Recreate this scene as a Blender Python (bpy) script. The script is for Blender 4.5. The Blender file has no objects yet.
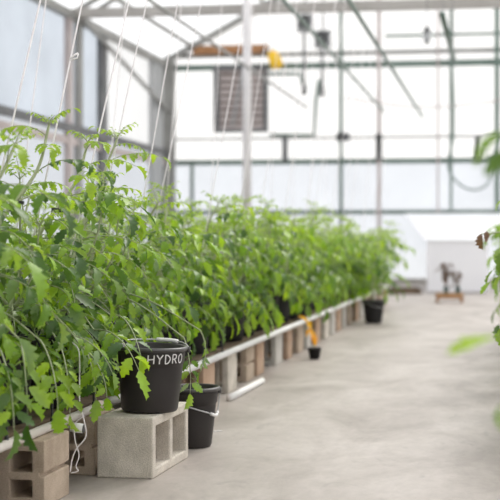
import bpy, bmesh, math, random
import numpy as np
from mathutils import Vector, Matrix

random.seed(7)
RNG = np.random.default_rng(7)
S = bpy.context.scene
COL = S.collection
PI = math.pi

# ------------------------------------------------------------------ camera
TH = math.radians(7.6)
CH = 0.74
cam_d = bpy.data.cameras.new('camera')
cam = bpy.data.objects.new('camera', cam_d)
COL.objects.link(cam)
cam.location = (0, 0, CH)
cam.rotation_euler = (PI / 2, 0, TH)
cam_d.sensor_width = 36
cam_d.lens = 86.4
cam_d.shift_x = -0.18
cam_d.shift_y = -0.02
cam_d.clip_start = 0.05
cam_d.clip_end = 200
cam_d.dof.use_dof = True
cam_d.dof.focus_distance = 3.75
cam_d.dof.aperture_fstop = 3.5
S.camera = cam
ST, CT = math.sin(TH), math.cos(TH)


def W(px, py, Z):
    """a point of the place at camera depth Z, from where it was surveyed"""
    xc = (px - 340) / 1200 * Z
    return Vector((xc * CT - Z * ST, xc * ST + Z * CT, CH + (240 - py) / 1200 * Z))


def on_y(px, py, Y):
    xc = (px - 340) / 1200
    Z = Y / (xc * ST + CT)
    return W(px, py, Z)


def on_x(px, py, X):
    xc = (px - 340) / 1200
    Z = X / (xc * CT - ST)
    return W(px, py, Z)


# ------------------------------------------------------------------ tags
def tag(o, label=None, cat=None, group=None, kind=None):
    if label: o['label'] = label
    if cat: o['category'] = cat
    if group: o['group'] = group
    if kind: o['kind'] = kind
    return o


def empty(name, loc, rz=0.0):
    o = bpy.data.objects.new(name, None)
    COL.objects.link(o)
    o.location = loc
    o.rotation_euler = (0, 0, rz)
    o.empty_display_size = 0.05
    return o


ORD = {1: 'first', 2: 'second', 3: 'third', 4: 'fourth', 5: 'fifth', 6: 'sixth', 7: 'seventh', 8: 'eighth',
       9: 'ninth', 10: 'tenth', 11: 'eleventh', 12: 'twelfth', 13: 'thirteenth', 14: 'fourteenth',
       15: 'fifteenth', 16: 'sixteenth', 17: 'seventeenth', 18: 'eighteenth', 19: 'nineteenth', 20: 'twentieth'}
for k in range(1, 10):
    ORD[20 + k] = 'twenty-' + ORD[k]
ORD[30] = 'thirtieth'
for k in range(1, 10):
    ORD[30 + k] = 'thirty-' + ORD[k]

# ------------------------------------------------------------------ materials
MATS = {}


def new_mat(name):
    m = bpy.data.materials.new(name)
    m.use_nodes = True
    nt = m.node_tree
    for n in list(nt.nodes):
        nt.nodes.remove(n)
    out = nt.nodes.new('ShaderNodeOutputMaterial')
    MATS[name] = m
    return m, nt, out


def N(nt, t, **kw):
    n = nt.nodes.new(t)
    for k, v in kw.items():
        setattr(n, k, v)
    return n


def mottled(name, c1, c2, scale=8.0, rough=0.6, bump=0.0, bscale=60.0, detail=5.0, spec=0.5, metal=0.0, c3=None, pits=0.0):
    m, nt, out = new_mat(name)
    tc = N(nt, 'ShaderNodeTexCoord')
    no = N(nt, 'ShaderNodeTexNoise')
    no.inputs['Scale'].default_value = scale
    no.inputs['Detail'].default_value = detail
    nt.links.new(tc.outputs['Object'], no.inputs['Vector'])
    r = N(nt, 'ShaderNodeValToRGB')
    r.color_ramp.elements[0].position = 0.32
    r.color_ramp.elements[1].position = 0.68
    r.color_ramp.elements[0].color = (*c1, 1)
    r.color_ramp.elements[1].color = (*c2, 1)
    if c3:
        e = r.color_ramp.elements.new(0.5)
        e.color = (*c3, 1)
    nt.links.new(no.outputs['Fac'], r.inputs['Fac'])
    b = N(nt, 'ShaderNodeBsdfPrincipled')
    b.inputs['Roughness'].default_value = rough
    b.inputs['Specular IOR Level'].default_value = spec
    b.inputs['Metallic'].default_value = metal
    if pits > 0:
        n3 = N(nt, 'ShaderNodeTexNoise')
        n3.inputs['Scale'].default_value = 260
        n3.inputs['Detail'].default_value = 3
        n3.inputs['Roughness'].default_value = .7
        nt.links.new(tc.outputs['Object'], n3.inputs['Vector'])
        q = N(nt, 'ShaderNodeMapRange')
        q.inputs['From Min'].default_value = 0.30
        q.inputs['From Max'].default_value = 0.62
        q.inputs['To Min'].default_value = 1 - pits
        q.inputs['To Max'].default_value = 1 + pits * .35
        nt.links.new(n3.outputs['Fac'], q.inputs['Value'])
        mu = N(nt, 'ShaderNodeMixRGB', blend_type='MULTIPLY')
        mu.inputs[0].default_value = 1
        nt.links.new(r.outputs['Color'], mu.inputs[1])
        nt.links.new(q.outputs['Result'], mu.inputs[2])
        nt.links.new(mu.outputs[0], b.inputs['Base Color'])
    else:
        nt.links.new(r.outputs['Color'], b.inputs['Base Color'])
    if bump > 0:
        n2 = N(nt, 'ShaderNodeTexNoise')
        n2.inputs['Scale'].default_value = bscale
        n2.inputs['Detail'].default_value = 4
        nt.links.new(tc.outputs['Object'], n2.inputs['Vector'])
        bp = N(nt, 'ShaderNodeBump')
        bp.inputs['Strength'].default_value = bump
        bp.inputs['Distance'].default_value = 0.01
        nt.links.new(n2.outputs['Fac'], bp.inputs['Height'])
        nt.links.new(bp.outputs['Normal'], b.inputs['Normal'])
    nt.links.new(b.outputs['BSDF'], out.inputs['Surface'])
    return m


def panel_mat(name, color, clear, scale=1.2, var=0.06):
    """greenhouse sheet: part clear, part milky"""
    m, nt, out = new_mat(name)
    tc = N(nt, 'ShaderNodeTexCoord')
    no = N(nt, 'ShaderNodeTexNoise')
    no.inputs['Scale'].default_value = scale
    no.inputs['Detail'].default_value = 3
    nt.links.new(tc.outputs['Object'], no.inputs['Vector'])
    r = N(nt, 'ShaderNodeValToRGB')
    r.color_ramp.elements[0].position = 0.35
    r.color_ramp.elements[1].position = 0.65
    r.color_ramp.elements[0].color = (*[c * (1 - var) for c in color], 1)
    r.color_ramp.elements[1].color = (*color, 1)
    nt.links.new(no.outputs['Fac'], r.inputs['Fac'])
    tr = N(nt, 'ShaderNodeBsdfTransparent')
    tl = N(nt, 'ShaderNodeBsdfTranslucent')
    df = N(nt, 'ShaderNodeBsdfDiffuse')
    for s in (tr, tl, df):
        nt.links.new(r.outputs['Color'], s.inputs['Color'])
    m1 = N(nt, 'ShaderNodeMixShader')
    m1.inputs[0].default_value = 0.25
    nt.links.new(tl.outputs[0], m1.inputs[1])
    nt.links.new(df.outputs[0], m1.inputs[2])
    m2 = N(nt, 'ShaderNodeMixShader')
    m2.inputs[0].default_value = clear
    nt.links.new(m1.outputs[0], m2.inputs[1])
    nt.links.new(tr.outputs[0], m2.inputs[2])
    nt.links.new(m2.outputs[0], out.inputs['Surface'])
    return m


def leaf_mat(name, cols, trans=0.38, under=(0.30, 0.40, 0.24)):
    m, nt, out = new_mat(name)
    g = N(nt, 'ShaderNodeNewGeometry')
    r = N(nt, 'ShaderNodeValToRGB')
    els = r.color_ramp.elements
    while len(els) < len(cols):
        els.new(0.5)
    for k, c in enumerate(cols):
        els[k].position = k / (len(cols) - 1)
        els[k].color = (*c, 1)
    nt.links.new(g.outputs['Random Per Island'], r.inputs['Fac'])
    # fine vein mottling
    tc = N(nt, 'ShaderNodeTexCoord')
    no = N(nt, 'ShaderNodeTexNoise')
    no.inputs['Scale'].default_value = 70
    nt.links.new(tc.outputs['Object'], no.inputs['Vector'])
    mr = N(nt, 'ShaderNodeMapRange')
    mr.inputs['To Min'].default_value = 0.82
    mr.inputs['To Max'].default_value = 1.15
    nt.links.new(no.outputs['Fac'], mr.inputs['Value'])
    mul = N(nt, 'ShaderNodeMixRGB', blend_type='MULTIPLY')
    mul.inputs[0].default_value = 1.0
    nt.links.new(r.outputs['Color'], mul.inputs[1])
    nt.links.new(mr.outputs['Result'], mul.inputs[2])
    # paler underside of the leaf
    un = N(nt, 'ShaderNodeMixRGB')
    un.inputs[2].default_value = (*under, 1)
    half = N(nt, 'ShaderNodeMath', operation='MULTIPLY')
    half.inputs[1].default_value = 0.55
    nt.links.new(g.outputs['Backfacing'], half.inputs[0])
    nt.links.new(half.outputs[0], un.inputs[0])
    nt.links.new(mul.outputs[0], un.inputs[1])
    b = N(nt, 'ShaderNodeBsdfPrincipled')
    b.inputs['Roughness'].default_value = 0.40
    b.inputs['Specular IOR Level'].default_value = 0.5
    nt.links.new(un.outputs[0], b.inputs['Base Color'])
    tl = N(nt, 'ShaderNodeBsdfTranslucent')
    tint = N(nt, 'ShaderNodeMixRGB', blend_type='MULTIPLY')
    tint.inputs[0].default_value = 1.0
    tint.inputs[2].default_value = (1.9, 1.75, 0.45, 1)
    nt.links.new(mul.outputs[0], tint.inputs[1])
    nt.links.new(tint.outputs[0], tl.inputs['Color'])
    mx = N(nt, 'ShaderNodeMixShader')
    mx.inputs[0].default_value = trans
    nt.links.new(b.outputs[0], mx.inputs[1])
    nt.links.new(tl.outputs[0], mx.inputs[2])
    nt.links.new(mx.outputs[0], out.inputs['Surface'])
    return m


mottled('concrete_grey', (0.54, 0.495, 0.43), (0.74, 0.68, 0.60), 16, 0.9, 0.45, 230, 9, 0.2, pits=.28)
mottled('concrete_tan', (0.41, 0.325, 0.25), (0.57, 0.465, 0.37), 12, 0.9, 0.4, 230, 9, 0.2, pits=.22)
mottled('concrete_rust', (0.42, 0.285, 0.20), (0.55, 0.40, 0.295), 12, 0.9, 0.4, 230, 9, 0.2, pits=.22)
mottled('concrete_pale', (0.48, 0.46, 0.42), (0.60, 0.57, 0.53), 12, 0.9, 0.4, 230, 9, 0.2, pits=.22)
mottled('plank_wood', (0.12, 0.085, 0.06), (0.21, 0.155, 0.11), 9, 0.85, 0.3, 40, 6, 0.2)
mottled('brown_wood', (0.30, 0.15, 0.07), (0.42, 0.23, 0.12), 6, 0.8, 0.2, 40, 6, 0.2)
mottled('cart_wood', (0.36, 0.22, 0.11), (0.48, 0.31, 0.17), 9, 0.8, 0.2, 40, 6, 0.2)
mottled('black_plastic', (0.019, 0.0155, 0.0145), (0.026, 0.0215, 0.0205), 6, 0.5, 0.05, 30, 3, 0.45)
mottled('pot_plastic', (0.010, 0.009, 0.010), (0.017, 0.0155, 0.016), 8, 0.65, 0.12, 20, 3, 0.35)
mottled('rim_plastic', (0.045, 0.042, 0.042), (0.06, 0.056, 0.056), 6, 0.38, 0.0, 30, 3, 0.6)
mottled('soil', (0.03, 0.02, 0.014), (0.09, 0.06, 0.04), 60, 1.0, 0.8, 90, 8, 0.1)
mottled('pvc_white', (0.66, 0.60, 0.56), (0.80, 0.76, 0.73), 7, 0.42, 0.0, 30, 4, 0.5)
mottled('pvc_clean', (0.78, 0.77, 0.76), (0.85, 0.84, 0.83), 7, 0.4, 0.0, 30, 4, 0.5)
mottled('pvc_grey', (0.40, 0.39, 0.37), (0.50, 0.48, 0.46), 9, 0.45, 0.0, 30, 4, 0.5)
mottled('coupling_pink', (0.70, 0.56, 0.53), (0.80, 0.68, 0.65), 9, 0.45, 0.0, 30, 4, 0.5)
mottled('twine_white', (0.80, 0.76, 0.76), (0.90, 0.87, 0.87), 40, 0.8)
mottled('chalk_white', (0.62, 0.60, 0.60), (0.80, 0.78, 0.78), 90, 0.9)
mottled('wire_steel', (0.50, 0.50, 0.50), (0.62, 0.62, 0.62), 20, 0.35, metal=0.6)
mottled('tube_black', (0.016, 0.016, 0.017), (0.026, 0.026, 0.026), 20, 0.45)
mottled('frame_green', (0.10, 0.155, 0.13), (0.15, 0.21, 0.18), 3, 0.5)
mottled('frame_grey', (0.22, 0.22, 0.21), (0.30, 0.30, 0.29), 3, 0.5)
mottled('frame_dark', (0.10, 0.105, 0.11), (0.17, 0.17, 0.175), 3, 0.6)
mottled('frame_beam', (0.33, 0.31, 0.29), (0.42, 0.40, 0.38), 3, 0.5)
mottled('post_white', (0.68, 0.66, 0.67), (0.76, 0.74, 0.75), 3, 0.45)
mottled('frame_pink', (0.42, 0.36, 0.35), (0.50, 0.44, 0.43), 4, 0.7)
mottled('vent_brown', (0.17, 0.145, 0.13), (0.26, 0.225, 0.20), 4, 0.6)
mottled('vent_grey', (0.34, 0.35, 0.36), (0.42, 0.43, 0.44), 4, 0.5)
mottled('beacon_yellow', (0.86, 0.50, 0.01), (0.92, 0.60, 0.02), 6, 0.35)
mottled('white_sheet', (0.82, 0.83, 0.86), (0.88, 0.89, 0.91), 1.5, 0.6, 0.1, 4)
mottled('white_board', (0.86, 0.86, 0.895), (0.90, 0.90, 0.93), 2.0, 0.55)
mottled('stem_green', (0.27, 0.31, 0.16), (0.42, 0.46, 0.29), 25, 0.6, 0.1, 90)
mottled('stem_dry', (0.10, 0.065, 0.045), (0.19, 0.13, 0.09), 25, 0.8)
mottled('clip_black', (0.02, 0.02, 0.02), (0.035, 0.035, 0.035), 25, 0.5)
mottled('clip_white', (0.80, 0.80, 0.78), (0.88, 0.88, 0.86), 25, 0.5)
mottled('teal_plastic', (0.05, 0.12, 0.12), (0.08, 0.17, 0.16), 25, 0.5)
mottled('outside_ground', (0.62, 0.62, 0.60), (0.72, 0.72, 0.70), 0.5, 0.9)
leaf_mat('leaf', [(0.032, 0.085, 0.014), (0.095, 0.205, 0.016), (0.215, 0.390, 0.012), (0.045, 0.110, 0.024), (0.33, 0.52, 0.015), (0.16, 0.25, 0.11), (0.27, 0.46, 0.010), (0.055, 0.120, 0.035)], 0.36, (0.30, 0.40, 0.24))
leaf_mat('leaf_young', [(0.20, 0.33, 0.03), (0.29, 0.44, 0.03), (0.16, 0.29, 0.04)], 0.45)
leaf_mat('leaf_yellow', [(0.75, 0.33, 0.02), (0.80, 0.48, 0.05), (0.6, 0.25, 0.02)], 0.35, (0.7, 0.45, 0.1))
leaf_mat('leaf_dead', [(0.10, 0.055, 0.04), (0.16, 0.09, 0.06), (0.07, 0.05, 0.04)], 0.2, (0.15, 0.10, 0.08))
panel_mat('roof_panel', (0.97, 0.975, 0.98), 0.62)
panel_mat('roof_panel_dimming', (0.86, 0.865, 0.87), 0.5)  # less transmissive roof sheet, added to dim the light near the camera
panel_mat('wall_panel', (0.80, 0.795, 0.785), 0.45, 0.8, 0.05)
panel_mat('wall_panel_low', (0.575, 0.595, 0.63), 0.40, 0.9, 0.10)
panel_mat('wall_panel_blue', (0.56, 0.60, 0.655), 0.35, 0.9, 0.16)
panel_mat('wall_panel_bright', (0.745, 0.74, 0.735), 0.45, 0.8, 0.06)


def floor_mat():
    m, nt, out = new_mat('floor_concrete')
    tc = N(nt, 'ShaderNodeTexCoord')
    mp = N(nt, 'ShaderNodeMapping')
    mp.inputs['Scale'].default_value = (1.0, 0.55, 1.0)
    nt.links.new(tc.outputs['Object'], mp.inputs['Vector'])

    def noise(scale, detail, rough=0.6, dist=0.0):
        n = N(nt, 'ShaderNodeTexNoise')
        n.inputs['Scale'].default_value = scale
        n.inputs['Detail'].default_value = detail
        n.inputs['Roughness'].default_value = rough
        n.inputs['Distortion'].default_value = dist
        nt.links.new(mp.outputs['Vector'], n.inputs['Vector'])
        return n
    a = noise(2.6, 6, 0.62, 0.6)
    r = N(nt, 'ShaderNodeValToRGB')
    r.color_ramp.elements[0].position = 0.33
    r.color_ramp.elements[1].position = 0.66
    r.color_ramp.elements[0].color = (0.292, 0.256, 0.228, 1)
    r.color_ramp.elements[1].color = (0.468, 0.424, 0.390, 1)
    e = r.color_ramp.elements.new(0.5)
    e.color = (0.388, 0.346, 0.314, 1)
    nt.links.new(a.outputs['Fac'], r.inputs['Fac'])
    b = noise(24, 8, 0.75)
    mr = N(nt, 'ShaderNodeMapRange')
    mr.inputs['From Min'].default_value = 0.3
    mr.inputs['From Max'].default_value = 0.7
    mr.inputs['To Min'].default_value = 0.88
    mr.inputs['To Max'].default_value = 1.08
    nt.links.new(b.outputs['Fac'], mr.inputs['Value'])
    mul = N(nt, 'ShaderNodeMixRGB', blend_type='MULTIPLY')
    mul.inputs[0].default_value = 1
    nt.links.new(r.outputs['Color'], mul.inputs[1])
    nt.links.new(mr.outputs['Result'], mul.inputs[2])
    # dark small speckle stains
    c = noise(9, 4, 0.5, 1.5)
    mr2 = N(nt, 'ShaderNodeMapRange')
    mr2.inputs['From Min'].default_value = 0.62
    mr2.inputs['From Max'].default_value = 0.75
    mr2.inputs['To Min'].default_value = 1.0
    mr2.inputs['To Max'].default_value = 0.80
    nt.links.new(c.outputs['Fac'], mr2.inputs['Value'])
    mul2 = N(nt, 'ShaderNodeMixRGB', blend_type='MULTIPLY')
    mul2.inputs[0].default_value = 1
    nt.links.new(mul.outputs[0], mul2.inputs[1])
    nt.links.new(mr2.outputs['Result'], mul2.inputs[2])
    p = N(nt, 'ShaderNodeBsdfPrincipled')
    p.inputs['Roughness'].default_value = 0.48
    p.inputs['Specular IOR Level'].default_value = 0.5
    nt.links.new(mul2.outputs[0], p.inputs['Base Color'])
    bp = N(nt, 'ShaderNodeBump')
    bp.inputs['Strength'].default_value = 0.2
    bp.inputs['Distance'].default_value = 0.004
    nt.links.new(b.outputs['Fac'], bp.inputs['Height'])
    nt.links.new(bp.outputs['Normal'], p.inputs['Normal'])
    nt.links.new(p.outputs['BSDF'], out.inputs['Surface'])


floor_mat()


# ------------------------------------------------------------------ mesh builder
class MB:
    def __init__(self):
        self.v, self.f, self.n = [], [], 0

    def add(self, verts, faces):
        self.v.append(np.asarray(verts, float).reshape(-1, 3))
        k = self.n
        self.f.extend([tuple(i + k for i in q) for q in faces])
        self.n += len(verts)

    def box(self, x0, x1, y0, y1, z0, z1):
        v = [(x, y, z) for z in (z0, z1) for y in (y0, y1) for x in (x0, x1)]
        self.add(v, [(0, 2, 3, 1), (4, 5, 7, 6), (0, 1, 5, 4), (2, 6, 7, 3), (0, 4, 6, 2), (1, 3, 7, 5)])

    def bar(self, a, b, w, h=None, up=(0, 0, 1)):
        h = h or w
        a, b = Vector(a), Vector(b)
        d = (b - a).normalized()
        u = Vector(up)
        if abs(d.dot(u)) > 0.98: u = Vector((0, 1, 0))
        s = d.cross(u).normalized()
        t = s.cross(d)
        v = []
        for p in (a, b):
            for i, j in ((-1, -1), (1, -1), (1, 1), (-1, 1)):
                v.append(p + s * (i * w / 2) + t * (j * h / 2))
        self.add(v, [(0, 1, 2, 3)[::-1], (4, 5, 6, 7), (0, 1, 5, 4), (1, 2, 6, 5), (2, 3, 7, 6), (3, 0, 4, 7)])

    def tube(self, pts, r, n=8, caps=True):
        pts = [Vector(p) for p in pts]
        rs = r if isinstance(r, (list, tuple)) else [r] * len(pts)
        t0 = (pts[1] - pts[0]).normalized()
        u = Vector((0, 0, 1)) if abs(t0.z) < 0.9 else Vector((1, 0, 0))
        s = t0.cross(u).normalized()
        v = []
        for i, p in enumerate(pts):
            t = (pts[min(i + 1, len(pts) - 1)] - pts[max(i - 1, 0)]).normalized()
            s = (s - t * s.dot(t)).normalized()
            w = t.cross(s)
            for k in range(n):
                a = 2 * PI * k / n
                v.append(p + (s * math.cos(a) + w * math.sin(a)) * rs[i])
        f = []
        for i in range(len(pts) - 1):
            for k in range(n):
                k2 = (k + 1) % n
                f.append((i * n + k, i * n + k2, (i + 1) * n + k2, (i + 1) * n + k))
        if caps:
            f.append(tuple(range(n))[::-1])
            f.append(tuple((len(pts) - 1) * n + k for k in range(n)))
        self.add(v, f)

    def lathe(self, prof, n=32, c=(0, 0, 0)):
        v, f = [], []
        for r, z in prof:
            for k in range(n):
                a = 2 * PI * k / n
                v.append((c[0] + r * math.cos(a), c[1] + r * math.sin(a), c[2] + z))
        for i in range(len(prof) - 1):
            for k in range(n):
                k2 = (k + 1) % n
                f.append((i * n + k, i * n + k2, (i + 1) * n + k2, (i + 1) * n + k))
        self.add(v, f)

    def disc(self, r, z, n=32, c=(0, 0, 0), up=True):
        v = [(c[0] + r * math.cos(2 * PI * k / n), c[1] + r * math.sin(2 * PI * k / n), c[2] + z) for k in range(n)]
        q = tuple(range(n))
        self.add(v, [q if up else q[::-1]])

    def build(self, name, mat, parent=None, smooth=False, bevel=0.0):
        me = bpy.data.meshes.new(name)
        vs = np.concatenate(self.v) if self.v else np.zeros((0, 3))
        me.from_pydata(vs.tolist(), [], self.f)
        me.materials.append(MATS[mat])
        if smooth:
            me.polygons.foreach_set('use_smooth', [True] * len(me.polygons))
        me.update()
        o = bpy.data.objects.new(name, me)
        COL.objects.link(o)
        if parent is not None:
            o.parent = parent
        if bevel > 0:
            b = o.modifiers.new('edge', 'BEVEL')
            b.width = bevel
            b.segments = 2
            b.limit_method = 'ANGLE'
            b.angle_limit = math.radians(50)
        return o


def smooth_path(pts, k=6):
    """Catmull-Rom through the points"""
    P = [Vector(p) for p in pts]
    P = [P[0] * 2 - P[1]] + P + [P[-1] * 2 - P[-2]]
    out = []
    for i in range(1, len(P) - 2):
        for j in range(k):
            t = j / k
            a, b, c, d = P[i - 1], P[i], P[i + 1], P[i + 2]
            out.append(0.5 * ((2 * b) + (c - a) * t + (2 * a - 5 * b + 4 * c - d) * t * t + (3 * b - a - 3 * c + d) * t ** 3))
    out.append(P[-2])
    return out


TRIM = [0]


def trim(mb, mat, label, smooth=False, cat='frame'):
    TRIM[0] += 1
    o = mb.build('trim_%d' % TRIM[0], mat, smooth=smooth)
    return tag(o, label, cat, kind='structure')


# ------------------------------------------------------------------ shell
XL, XR, YF, YN, EAVE, SL = -5.7, 5.7, 20.0, -5.0, 3.8, 0.53
RIDGE = EAVE + SL * 5.7
m = MB(); m.box(XL - .1, XR + .1, YN - .1, YF + .1, -0.12, 0)
tag(m.build('floor', 'floor_concrete'), 'smooth worn beige concrete floor of the greenhouse aisle', 'floor', kind='structure')
m = MB(); m.box(-90, 90, -80, 110, -0.3, -0.14)
tag(m.build('ground', 'outside_ground'), 'pale ground outside the greenhouse', 'ground', kind='structure')
ce = empty('ceiling', (0, 0, 0))
for (ya_, yb_, mt_, nm_) in ((YN - .1, 8.5, 'roof_panel_dimming', 'added_dimming_sheet'), (8.5, YF + .1, 'roof_panel', 'clear_sheet')):  # unseen near stretch made duller so the near floor gets less light
    m = MB()
    for s in (-1, 1):
        x = s * 5.8
        z = EAVE - SL * 0.1
        m.add([(x, ya_, z), (x, yb_, z), (0, yb_, RIDGE), (0, ya_, RIDGE)], [(0, 1, 2, 3)])
    m.build(nm_, mt_, ce)
tag(ce, 'milky translucent gable roof sheets over the greenhouse', 'roof', kind='structure')


def wall_x(name, X, spans, label):
    w = empty(name, (X, 0, 0))
    tag(w, label, 'wall', kind='structure')
    for (y0, y1, z0, z1, mat, nm) in spans:
        m = MB(); m.add([(0, y0, z0), (0, y1, z0), (0, y1, z1), (0, y0, z1)], [(0, 1, 2, 3)])
        m.build(nm, mat, w)
    return w


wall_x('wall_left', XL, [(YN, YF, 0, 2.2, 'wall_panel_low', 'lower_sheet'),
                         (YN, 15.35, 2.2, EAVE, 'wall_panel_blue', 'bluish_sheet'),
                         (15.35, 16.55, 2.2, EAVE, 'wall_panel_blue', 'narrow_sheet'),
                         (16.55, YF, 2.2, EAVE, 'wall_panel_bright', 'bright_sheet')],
       'long side wall of pale translucent sheets with a rail halfway up')
wall_x('wall_right', XR, [(YN, YF, 0, EAVE, 'wall_panel', 'sheet')], 'opposite side wall of pale translucent sheets')


def gable(name, Y, label):
    w = empty(name, (0, Y, 0))
    tag(w, label, 'wall', kind='structure')
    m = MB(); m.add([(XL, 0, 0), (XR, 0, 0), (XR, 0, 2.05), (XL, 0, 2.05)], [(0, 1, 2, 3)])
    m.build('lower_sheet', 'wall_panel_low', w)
    m = MB(); m.add([(XL, 0, 2.05), (XR, 0, 2.05), (XR, 0, EAVE), (0, 0, RIDGE), (XL, 0, EAVE)], [(0, 1, 2, 3, 4)])
    m.build('upper_sheet', 'wall_panel_bright', w)


gable('wall_back', YF, 'far end wall of bright white translucent sheets behind the plant rows')
gable('wall_front', YN, 'end wall of white translucent sheets behind the viewer')

# horizontal bars on the far wall
FY = YF - 0.05


def hbar(py, px, th, mat, label, x0=XL, x1=XR, dy=0.0):
    z = on_y(px, py, FY).z
    m = MB(); m.box(x0, x1, FY - 0.03 - dy, FY + 0.03 - dy, z - th / 2, z + th / 2)
    trim(m, mat, label)
    return z


hbar(212, 400, 0.07, 'frame_green', 'lowest dark green bar across the far wall, just above plant height')
hbar(161, 400, 0.085, 'frame_green', 'green bar across the far wall level with the side rail')
hbar(137, 400, 0.03, 'frame_grey', 'thin grey bar just above the green rail on the far wall')
hbar(64, 400, 0.10, 'frame_green', 'thick dark tie bar across the far wall at eave height')
hbar(52, 400, 0.065, 'frame_grey', 'grey bar just above the thick tie bar of the far wall')
hbar(35, 430, 0.04, 'frame_green', 'thin green bar high in the far gable', -1.9, 4.5)


def vbar(px, py0, py1, w, mat, label):
    a, b = on_y(px, py0, FY - 0.07), on_y(px, py1, FY - 0.07)
    m = MB(); m.box(a.x - w / 2, a.x + w / 2, a.y - .03, a.y + .03, b.z, a.z)
    trim(m, mat, label)


zr = CH
vbar(341, -20, 236, 0.055, 'frame_green', 'slim green upright on the far wall between the two hanging fans and the centre')
vbar(379, -40, 236, 0.06, 'frame_pink', 'pale upright of the far wall ending above the row of plants')
vbar(438, -60, 236, 0.03, 'frame_pink', 'thin pale upright of the far wall above the white shed')
vbar(451, -60, 236, 0.045, 'frame_green', 'thin green upright of the far wall beside the hanging cable')
vbar(497, -80, 236, 0.08, 'frame_green', 'green upright of the far wall at the edge of the view')
vbar(192, 160, 240, 0.05, 'frame_green', 'short green upright of the far wall beside the corner post')
vbar(285, 137, 161, 0.09, 'frame_dark', 'short dark bracket between rails below the green pipe loop')
vbar(379, 134, 160, 0.10, 'frame_dark', 'short dark bracket between the rails on the pale upright')
vbar(478, 136, 160, 0.10, 'frame_dark', 'short dark bracket between the rails near the edge upright')
vbar(343, 133, 141, 0.22, 'frame_dark', 'small dark plate on the thin bar by the slim green upright')
m = MB(); m.box(XL + .02, XR - .02, FY - .06, FY + .04, 0, 0.10)
tag(m.build('baseboard_back', 'concrete_pale'), 'pale concrete curb along the foot of the far wall', 'curb', kind='structure')

# gable rafters at the far wall and at the tie beam
for (Y, nm, mat, w) in ((19.85, 'far wall', 'frame_grey', .10), (15.4, 'tie beam', 'frame_grey', .06)):
    for s in (-1, 1):
        m = MB(); m.bar((s * 5.66, Y, EAVE - .03), (0, Y, RIDGE - .08), w, w)
        trim(m, mat, 'sloping grey rafter %s of the %s' % ('beside the long side wall' if s < 0 else 'on the opposite slope', nm))
# tie beam
m = MB(); m.box(XL + .05, XR - .05, 15.34, 15.46, EAVE - .10, EAVE + .02)
trim(m, 'frame_beam', 'thick grey tie beam crossing the house high over the rows', cat='beam')
# side wall rail, eave gutter, columns
m = MB(); m.box(XL + .03, XL + .11, YN, YF - .1, 2.17, 2.27)
trim(m, 'frame_dark', 'dark rail running along the long side wall')
m = MB(); m.box(XL + .03, XL + .09, YN, YF - .1, 2.00, 2.10)
trim(m, 'frame_pink', 'pinkish pipe running under the dark side rail')
m = MB(); m.box(XL + .02, XL + .12, YN, YF - .1, EAVE - .14, EAVE - .03)
trim(m, 'frame_grey', 'dark gutter at the eave of the long side wall')
for (y0, y1, mat, lb) in ((12.25, 12.4, 'frame_grey', 'grey column of the side wall nearest the viewer'),
                          (15.12, 15.26, 'frame_pink', 'pale column of the side wall just before the tie beam'),
                          (15.50, 15.66, 'frame_grey', 'grey column of the side wall under the tie beam'),
                          (16.42, 16.68, 'frame_dark', 'wide dark column of the side wall past the tie beam'),
                          (18.95, 19.55, 'vent_grey', 'broad grey column of the side wall near the corner')):
    m = MB(); m.box(XL + .03, XL + .10, y0, y1, 0, EAVE - .14)
    trim(m, mat, lb, cat='column')
m = MB(); m.box(XL + .02, XL + .22, YF - .25, YF - .1, 0, EAVE - .02)
trim(m, 'frame_grey', 'grey post in the corner of side wall and far wall', cat='column')
# roof purlins
for (x, lb) in ((-5.17, 'lowest'), (-3.9, 'second'), (-2.4, 'third'), (-0.9, 'topmost')):
    z = RIDGE + SL * x
    m = MB(); m.bar((x, YN, z - .06), (x, YF - .1, z - .06), .05, .06)
    trim(m, 'frame_grey', '%s roof purlin above the long side wall' % lb)
# small braces at the eave corner
for k, (a, b, lb) in enumerate((((XL + .2, 15.4, EAVE - .1), (XL + 1.5, 15.4, EAVE + .62), 'knee'), ((XL + .15, 15.5, EAVE - .1), (XL + .15, 19.8, EAVE - .9), 'long diagonal'))):
    m = MB(); m.bar(a, b, .05)
    trim(m, 'frame_grey', '%s brace at the eave by the tie beam' % lb)

# white support post
P = on_y(247, 240, 15.2)
m = MB(); m.tube([(P.x, P.y, 0), (P.x, P.y, RIDGE + SL * P.x - .1)], 0.056, 16)
trim(m, 'post_white', 'white round post rising out of the plants to the roof', True, 'post')

# brown board and shuttered vent on the far wall
a, b = on_y(193, 46, FY - .1), on_y(268, 53, FY - .1)
m = MB(); m.box(a.x, b.x, FY - .13, FY - .05, b.z, a.z)
tag(m.build('wooden_board', 'brown_wood'), 'brown board fixed over the dark vent on the far wall', 'board')
a, b = on_y(214, 66, FY - .1), on_y(268, 132, FY - .1)
v = empty('wall_vent', (a.x, FY - .06, b.z))
tag(v, 'brown shuttered vent in the far wall behind the white post', 'vent')
w_, h_ = b.x - a.x, a.z - b.z
m = MB()
m.box(0, .10, -.10, 0, 0, h_); m.box(w_ - .07, w_, -.10, 0, 0, h_); m.box(0.10, w_ - .07, -.10, 0, h_ - .08, h_); m.box(.10, w_ - .07, -.10, 0, 0, .06)
m.build('frame', 'frame_dark', v)
m = MB(); m.box(.10, w_ - .07, -.03, 0, .06, h_ - .08); m.build('back_panel', 'vent_brown', v)
for k in range(9):
    z = .1 + k * (h_ - .2) / 8
    m = MB(); m.bar((.10, -.06, z), (w_ - .07, -.06, z), .012, .09, (0, .6, 1)); m.build('louvre', 'frame_pink', v)
m = MB(); m.tube([(w_ * .35, -.1, .1), (w_ * .55, -.1, h_ - .1)], .02); m.build('diagonal_brace', 'vent_grey', v)

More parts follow.
